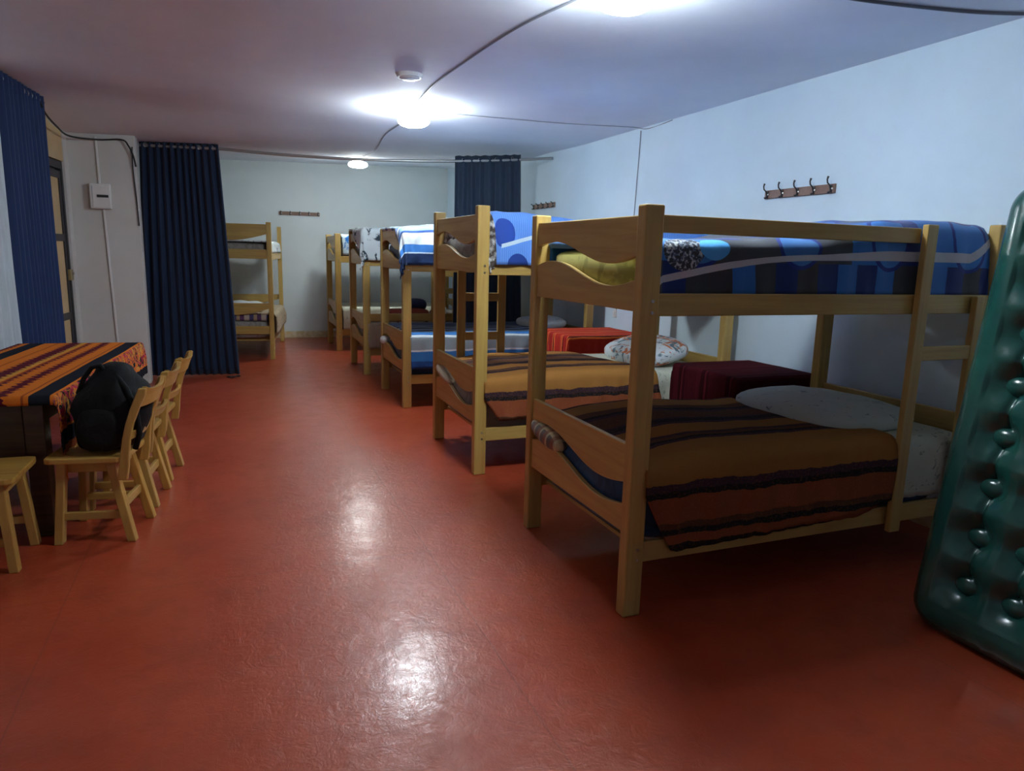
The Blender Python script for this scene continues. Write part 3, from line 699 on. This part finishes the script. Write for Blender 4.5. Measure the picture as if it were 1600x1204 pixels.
# --- bed C
o = sheet('comforter', CF_C, 1.56, 3.47, C0+.01, C0+1.02, 1.75, (lambda t: .43*max(0, 1-t/.42)+.02, .1, lambda s: .40-.03*s, .2), r=.055, wr=.018, thick=.03, flare=.05, fold=.012, seed=7, bump=lambda x, y: .03*sin(x*3.3)+.02, uv0=(0, .08))
tag(o, 'blue and white striped comforter on the third upper bunk', 'comforter')
o = sheet('blanket', BL_C, 1.62, 3.15, C0+.045, C0+1.0, .735, (0.02, 0, .38, .2), r=.05, wr=.012, thick=.012, flare=.1, fold=.006, seed=8, uv0=(0, .38))
tag(o, 'blue, white and grey plaid blanket on the third lower bunk', 'blanket')
tag(pillow('pillow', WHITEF, (3.22, C0+.55, .77), (.42, .72, .13), 0, -.1, 6), 'white pillow on the third lower bunk beside the red covered table', 'pillow')
tag(pillow('folded_cloth', WHITEF, (1.555, C0+.95, .56), (.10, .14, .09), 0, 0, 7, .9), 'pale cloth bundle in the end board gap of the third bed', 'blanket')

# --- bed D
o = sheet('comforter', CF_D, 1.535, 3.44, D0+.01, D0+1.0, 1.765, (lambda t: .40*max(0, 1-t/.7)+.03, .1, .40, .2), r=.05, wr=.02, thick=.03, flare=.05, fold=.012, seed=9, bump=lambda x, y: .02*sin(x*4+2))
tag(o, 'white comforter with charcoal print on the fourth upper bunk', 'comforter')
o = sheet('blanket', BEIGE, 1.57, 3.1, D0+.045, D0+1.0, .66, (0.02, 0, .36, .2), r=.05, wr=.015, thick=.012, flare=.1, fold=.016, seed=10)
tag(o, 'beige blanket with brown marks on the fourth lower bunk', 'blanket')
tag(pillow('folded_cloth', plain('rust_wool', (.30, .05, .03), .9, nz=.3), (2.12, D0+.32, .73), (.55, .34, .12), 0, 0, 8, .6), 'rust red folded blanket on the fourth lower bunk', 'blanket')
tag(pillow('soft_bag', plain('navy_cloth', (.015, .02, .06), .8, nz=.3), (2.27, D0+.5, .82), (.30, .26, .17), .3, 0, 9, .8), 'dark navy bag on the rust red folded blanket of the fourth bed', 'bag')
tag(pillow('cloth_bundle', plain('pink_beige_cloth', (.40, .28, .24), .85, nz=.2), (2.50, D0+.25, .73), (.20, .20, .14), .3, 0, 10, .9), 'pink beige rolled bundle beside the rust red blanket', 'bundle')

# --- bed E
o = sheet('comforter', CF_E, 1.61, 3.42, E0+.07, E0+.97, 1.74, (.03, .1, .33, .2), r=.05, wr=.012, thick=.03, flare=.05, fold=.008, seed=11)
tag(o, 'white comforter with blue print on the farthest upper bunk', 'comforter')
o = sheet('blanket', SHEETP, 1.60, 3.2, E0+.045, E0+1.0, .66, (0.02, 0, .36, .2), r=.05, wr=.012, thick=.012, flare=.1, fold=.01, seed=12)
tag(o, 'cream blanket on the farthest lower bunk of the right row', 'blanket')

# --- left bed F (rotated)
XF = Matrix.Translation((.56, 10.10, 0)) @ Matrix.Rotation(FR, 4, 'Z')
def rot_obj(o): o.matrix_world = XF @ o.matrix_world; return o
for z0, z1, lb in ((1.37, 1.58, 'upper bunk mattress of the bed behind the doorway curtain'), (.27, .56, 'lower bunk mattress of the bed behind the doorway curtain')):
    x = mattress('m', (.045, 2.05, .045, 1.0, z0, z1), GREYM, lb)
    c = XF @ Vector(((.045+2.05)/2, (.045+1.0)/2, (z0+z1)/2)); x.location = c; x.rotation_euler = (0, 0, FR)
o = sheet('comforter', CF_F, .06, 2.0, .06, .98, 1.60, (.02, .05, .18, .15), r=.04, wr=.012, thick=.02, fold=.006, seed=13, xf=XF); tag(o, 'pale comforter on the upper bunk behind the doorway curtain', 'comforter')
o = sheet('blanket', BEIGE, .07, 1.75, .02, .98, .63, (.02, .0, .30, .2), r=.05, wr=.015, thick=.015, fold=.02, seed=14, xf=XF); tag(o, 'beige blanket hanging over the aisle side of the left lower bunk', 'blanket')
tag(pillow('pillow', WHITEF, tuple(XF @ Vector((.38, .48, .70))), (.40, .66, .15), FR, 0, 11), 'white pillow on the lower bunk behind the doorway curtain', 'pillow')
m, u, v, n, f = fab('purple_cream_stripes', .85)
m.set('Base Color', m.ramp(((v*1.0).mod(.22)/.22), [(0, (.45, .38, .30)), (.3, (.12, .06, .14)), (.55, (.42, .30, .18)), (.75, (.08, .07, .16))], 'CONSTANT'))
o = sheet('bed_sheet', m.m, .075, .6, .10, .95, .615, (.10, 0, .02, .02), r=.03, wr=.006, thick=.006, fold=.004, seed=15, xf=XF); tag(o, 'purple and cream striped cloth showing between the curved lower end boards', 'blanket')

# ------------------------------------------------------------------ bedside tables with cloths
def bedside(x0, x1, y0, y1, z, lab, cloth, clab, seed, o):
    t = tag(empty('bedside_table', ((x0+x1)/2, (y0+y1)/2, 0)), lab, 'table')
    a, b = (x1-x0)/2, (y1-y0)/2
    mk('tabletop', bx(bmesh.new(), -a, a, -b, b, z-.03, z), WOOD[0], t, bevel=.004)
    for sx in (-1, 1):
        for sy in (-1, 1): mk('leg', bx(bmesh.new(), min(sx*(a-.05), sx*(a-.01)), max(sx*(a-.05), sx*(a-.01)), min(sy*(b-.05), sy*(b-.01)), max(sy*(b-.05), sy*(b-.01)), 0, z-.03), WOOD[2], t, bevel=.003)
    mk('shelf', bx(bmesh.new(), -a+.02, a-.02, -b+.02, b-.02, .25, .27), WOOD[0], t, bevel=.003)
    s = sheet('table_cover', cloth, x0, x1, y0, y1, z+.012, o, r=.02, wr=.004, thick=.006, fold=.010, seed=seed, flare=.15, res=.02)
    tag(s, clab, 'cloth')
bedside(3.02, 3.68, 3.62, 4.28, .745, 'bedside table between the nearest and second bunk beds', MAROON, 'dark maroon cloth over the bedside table between the nearest and second beds', 21, (.40, .02, .40, .06))
bedside(2.88, 3.68, 5.76, 6.44, .77, 'bedside table between the second and third bunk beds', REDC, 'bright red cloth with orange stripes over the farther bedside table', 22, (.36, .02, .34, .06))

# ------------------------------------------------------------------ green air mattress leaning at the right
AW, AH = 1.0, 1.88
t = tag(empty('air_mattress', (2.63, 1.99, .004), 0), 'dark green tufted vinyl air mattress standing at the right edge', 'air mattress')
lean = math.atan(.155)
# local: u along -Y, v up the lean, thickness along +X behind the face
Rm = Matrix.Rotation(lean, 4, 'Y')
def P3(u, v, d): return Rm @ Vector((d, -u, v))
def depth(u, v, full=True):
    cr, R = .13, .105
    qx = abs(u-AW/2)-(AW/2-cr); qy = abs(v-AH/2)-(AH/2-cr)
    dd = sqrt(max(qx, 0)**2+max(qy, 0)**2)+min(max(qx, qy), 0)-cr   # <0 inside
    e = min(1, max(0, -dd/R)); h = R*sqrt(max(0, 1-(1-e)**2))
    if not full: return h
    # tufts
    for iu in range(4):
        cu = .222+iu*.19
        if abs(u-cu) < .1:
            k = round((v-.236)/.2035); 
            if 0 <= k <= 7:
                cv = .24+k*.2055; rr2 = ((u-cu)/.078)**2+((v-cv)/.062)**2; h -= .056*exp(-rr2)
            if .2 < v < AH-.2: h -= .020*exp(-((u-cu)/.011)**2)*(.35+.65*abs(sin(pi*(v-.24)/.2055))**.5)+.010*exp(-((u-cu)/.045)**2)
    h += .003*noise.noise(Vector((u*7, v*7, 0)))+.002*noise.noise(Vector((u*25, v*4, 2)))
    return h
bm = bmesh.new(); NU, NV = 120, 200
def au(i): # rounded-rect param: map square grid to outline so edges reach it
    return i
def outl(s, tt):
    # s,t in 0..1; squash corners
    u, v = s*AW, tt*AH
    cr = .13
    for (cu, cv, sx, sy) in ((cr, cr, -1, -1), (AW-cr, cr, 1, -1), (cr, AH-cr, -1, 1), (AW-cr, AH-cr, 1, 1)):
        du, dv = (u-cu)*sx, (v-cv)*sy
        if du > 0 and dv > 0:
            mlen = max(du, dv); l = sqrt(du*du+dv*dv)
            if l > 0: u = cu+sx*du/l*mlen; v = cv+sy*dv/l*mlen
    return u, v
ease = lambda q: q
def warp(i, n):
    q = i/n; return q-.35*sin(2*pi*q)/(2*pi)   # denser near the borders
rows = []
for face in (1, -1):
    g = []
    for i in range(NU+1):
        for j in range(NV+1):
            u, v = outl(warp(i, NU), warp(j, NV)); h = depth(u, v, True) if face == 1 else depth(u, v, False)
            g.append(bm.verts.new(P3(u, v, .105-h*face)))
    for i in range(NU):
        for j in range(NV):
            f = [g[i*(NV+1)+j], g[(i+1)*(NV+1)+j], g[(i+1)*(NV+1)+j+1], g[i*(NV+1)+j+1]]
            bm.faces.new(f if face == 1 else f[::-1])
bmesh.ops.remove_doubles(bm, verts=bm.verts, dist=.0004)
mk('mattress_body', bm, VINYL, t, smooth=True)
for iu in range(4):
    for k in range(8):
        cu, cv = .222+iu*.19, .24+k*.2055
        h = depth(cu, cv); bm = bmesh.new(); ellipsoid(bm, (0, 0, 0), .045, .060, .042, 26, 14)
        for q in bm.verts: q.co = P3(cu, cv, .105-h-.006)+(Rm @ Vector((q.co.x*.8, q.co.y, q.co.z)))
        mk('tuft_button', bm, VINYL, t, smooth=True)

# ------------------------------------------------------------------ dining table, cloth, chairs, bag
TR = -radians(5.0)   # plan rotation (clockwise)
tt = tag(empty('dining_table', (-.83, 4.02, 0), TR), 'dark wooden dining table under an orange striped cloth', 'table')
TLn, TW = 2.1, .82
mk('tabletop', bx(bmesh.new(), -TW, 0, 0, TLn, .71, .75), DARKW, tt, bevel=.005)
for x0 in (-TW+.05, -.16):
    for y0 in (.06, TLn-.15): mk('leg', bx(bmesh.new(), x0, x0+.09, y0, y0+.09, 0, .71), DARKW, tt, bevel=.004)
mk('end_panel', bx(bmesh.new(), -TW+.10, -.17, .08, .10, .36, .71), DARKW, tt, bevel=.003)
mk('end_panel', bx(bmesh.new(), -TW+.10, -.17, TLn-.10, TLn-.08, .36, .71), DARKW, tt, bevel=.003)
mk('side_apron', bx(bmesh.new(), -.10, -.08, .15, TLn-.15, .60, .71), DARKW, tt, bevel=.003)
# cloth: local frame with x across from the right edge leftwards
XT = Matrix.Translation((-.83, 4.02, 0)) @ Matrix.Rotation(TR, 4, 'Z') @ Matrix(((0, -1, 0, 0), (1, 0, 0, 0), (0, 0, 1, 0), (0, 0, 0, 1)))
# in this frame sheet-x runs along the table length, sheet-y runs leftwards across it
drop = lambda s: .27+.11*exp(-(s/.10)**2)+.02*sin(s*11)
o = sheet('tablecloth', CLOTH, 0, TLn, 0, TW, .758, (lambda t: .055+.27*exp(-(t/.09)**2), .10, drop, .25), r=.015, wr=.003, thick=.004, fold=.014, seed=31, flare=.12, res=.018, xf=XT)
tag(o, 'orange tablecloth with maroon and black woven stripes over the dining table', 'tablecloth')

def chair(loc, rz, label):
    t = tag(empty('dining_chair', loc, rz), label, 'chair', 'pine dining chairs around the table')
    P = [(-.20, -.185), (-.205, -.15), (-.205, .15), (-.20, .185), (-.17, .195), (.13, .195), (.16, .185), (.165, .15), (.165, -.15), (.16, -.185), (.13, -.195), (-.17, -.195)]
    mk('seat', prism(bmesh.new(), P, 2, .422, .452), CH[0], t, bevel=.006)
    for sx in (-1, 1):
        for sy in (-1, 1):
            bm = bmesh.new(); bar(bm, (sx*.168+(.0 if sx < 0 else .005), sy*.165, 0), ((-.135 if sx < 0 else .085), sy*.135, .425), .050, .040, (0, 1, 0)); mk('leg', bm, CH[2], t, bevel=.004)
    bm = bmesh.new(); bx(bm, -.165, .155, -.165, -.140, .12, .16); mk('stretcher', bm, CH[0], t, bevel=.004)
    bm = bmesh.new(); bx(bm, -.165, .155, .140, .165, .12, .16); mk('stretcher', bm, CH[0], t, bevel=.004)
    bm = bmesh.new(); bx(bm, .118, .14, -.14, .14, .16, .205); mk('stretcher', bm, CH[1], t, bevel=.004)
    bm = bmesh.new(); bx(bm, -.15, .11, -.125, .125, .36, .422); mk('seat_apron', bm, CH[0], t, bevel=.004)
    cl = [(.150, .33), (.163, .40), (.170, .46), (.182, .54), (.202, .62), (.232, .70), (.262, .765), (.272, .80)]
    wd_ = [.048, .046, .042, .038, .038, .042, .046, .036]
    for sy in (-1, 1):
        L_ = [(x-wi/2, z) for (x, z), wi in zip(cl, wd_)]; R_ = [(x+wi/2, z) for (x, z), wi in zip(cl, wd_)]
        y0 = sy*.18; mk('back_post', prism(bmesh.new(), L_+R_[::-1], 1, y0-.014, y0+.014), CH[2], t, bevel=.005)
    def rail(z0, z1, bow, horn, nm):
        bm = bmesh.new(); n = 12; g = []
        xz = lambda z: .182+(z-.54)*(.262-.182)/(.765-.54)
        for i in range(n+1):
            y = -.166+.332*i/n; q = 1-(2*i/n-1)**2; hz = z1+horn*((2*i/n-1)**4)
            for z, dx in ((z0, -.011), (hz, -.011), (hz, .011), (z0, .011)): g.append(bm.verts.new((xz(z)+bow*q+dx, y, z)))
        for i in range(n):
            for k in range(4): bm.faces.new([g[i*4+k], g[i*4+(k+1) % 4], g[(i+1)*4+(k+1) % 4], g[(i+1)*4+k]])
        bm.faces.new(g[:4]); bm.faces.new(g[-4:][::-1]); mk(nm, bm, CH[1], t, bevel=.003)
    rail(.70, .785, .030, .022, 'top_rail'); rail(.53, .575, .022, 0, 'back_slat')
    return t
chair((-.655, 4.10, 0), radians(-10), 'pine dining chair holding the black bag, nearest on the right of the table')
chair((-.600, 4.59, 0), radians(-7), 'middle pine dining chair of the three along the table')
chair((-.555, 5.09, 0), radians(-8), 'farthest pine dining chair, nearest to the blue doorway curtain')
chair((-1.135, 3.845, 0), radians(178), 'pine chair cut by the left edge at the near end of the table')

bp = tag(empty('black_bag', (-.585, 4.09, .453), radians(-10)), 'black nylon backpack slumped on the nearest dining chair', 'bag')
bm = bmesh.new(); ellipsoid(bm, (0, 0, .225), .165, .165, .225, 48, 36, .75)
for v in bm.verts:
    z = v.co.z/.45; k = 1.12-.55*z**1.8
    v.co.x = v.co.x*k*1.08-.03*max(0, .5-z)+.06*(z-.3)*.3; v.co.y *= (1.08-.35*z*z)
    d = noise.noise(v.co*6)*.035+noise.noise(v.co*16)*.012
    v.co.x += d; v.co.y += d*.7; v.co.z = max(0, v.co.z+d*.3)
mk('bag_body', bm, NYLON, bp, smooth=True)
bm = bmesh.new(); ellipsoid(bm, (-.02, -.135, .13), .11, .055, .11, 28, 18, .7)
for v in bm.verts: v.co += Vector((1, 1, .3))*noise.noise(v.co*14)*.012
mk('front_pocket', bm, NYLON, bp, smooth=True)
bm = bmesh.new(); tube(bm, [(.0, -.06, .41), (-.02, -.07, .445), (-.06, -.07, .435), (-.10, -.07, .38), (-.135, -.06, .30)], .012, 8); mk('carry_handle', bm, NYLON, bp, smooth=True)
bm = bmesh.new(); tube(bm, [(.05, -.08, .40), (.11, -.12, .33), (.15, -.13, .22), (.155, -.12, .10), (.13, -.12, .02)], .014, 8); mk('shoulder_strap', bm, NYLON, bp, smooth=True)
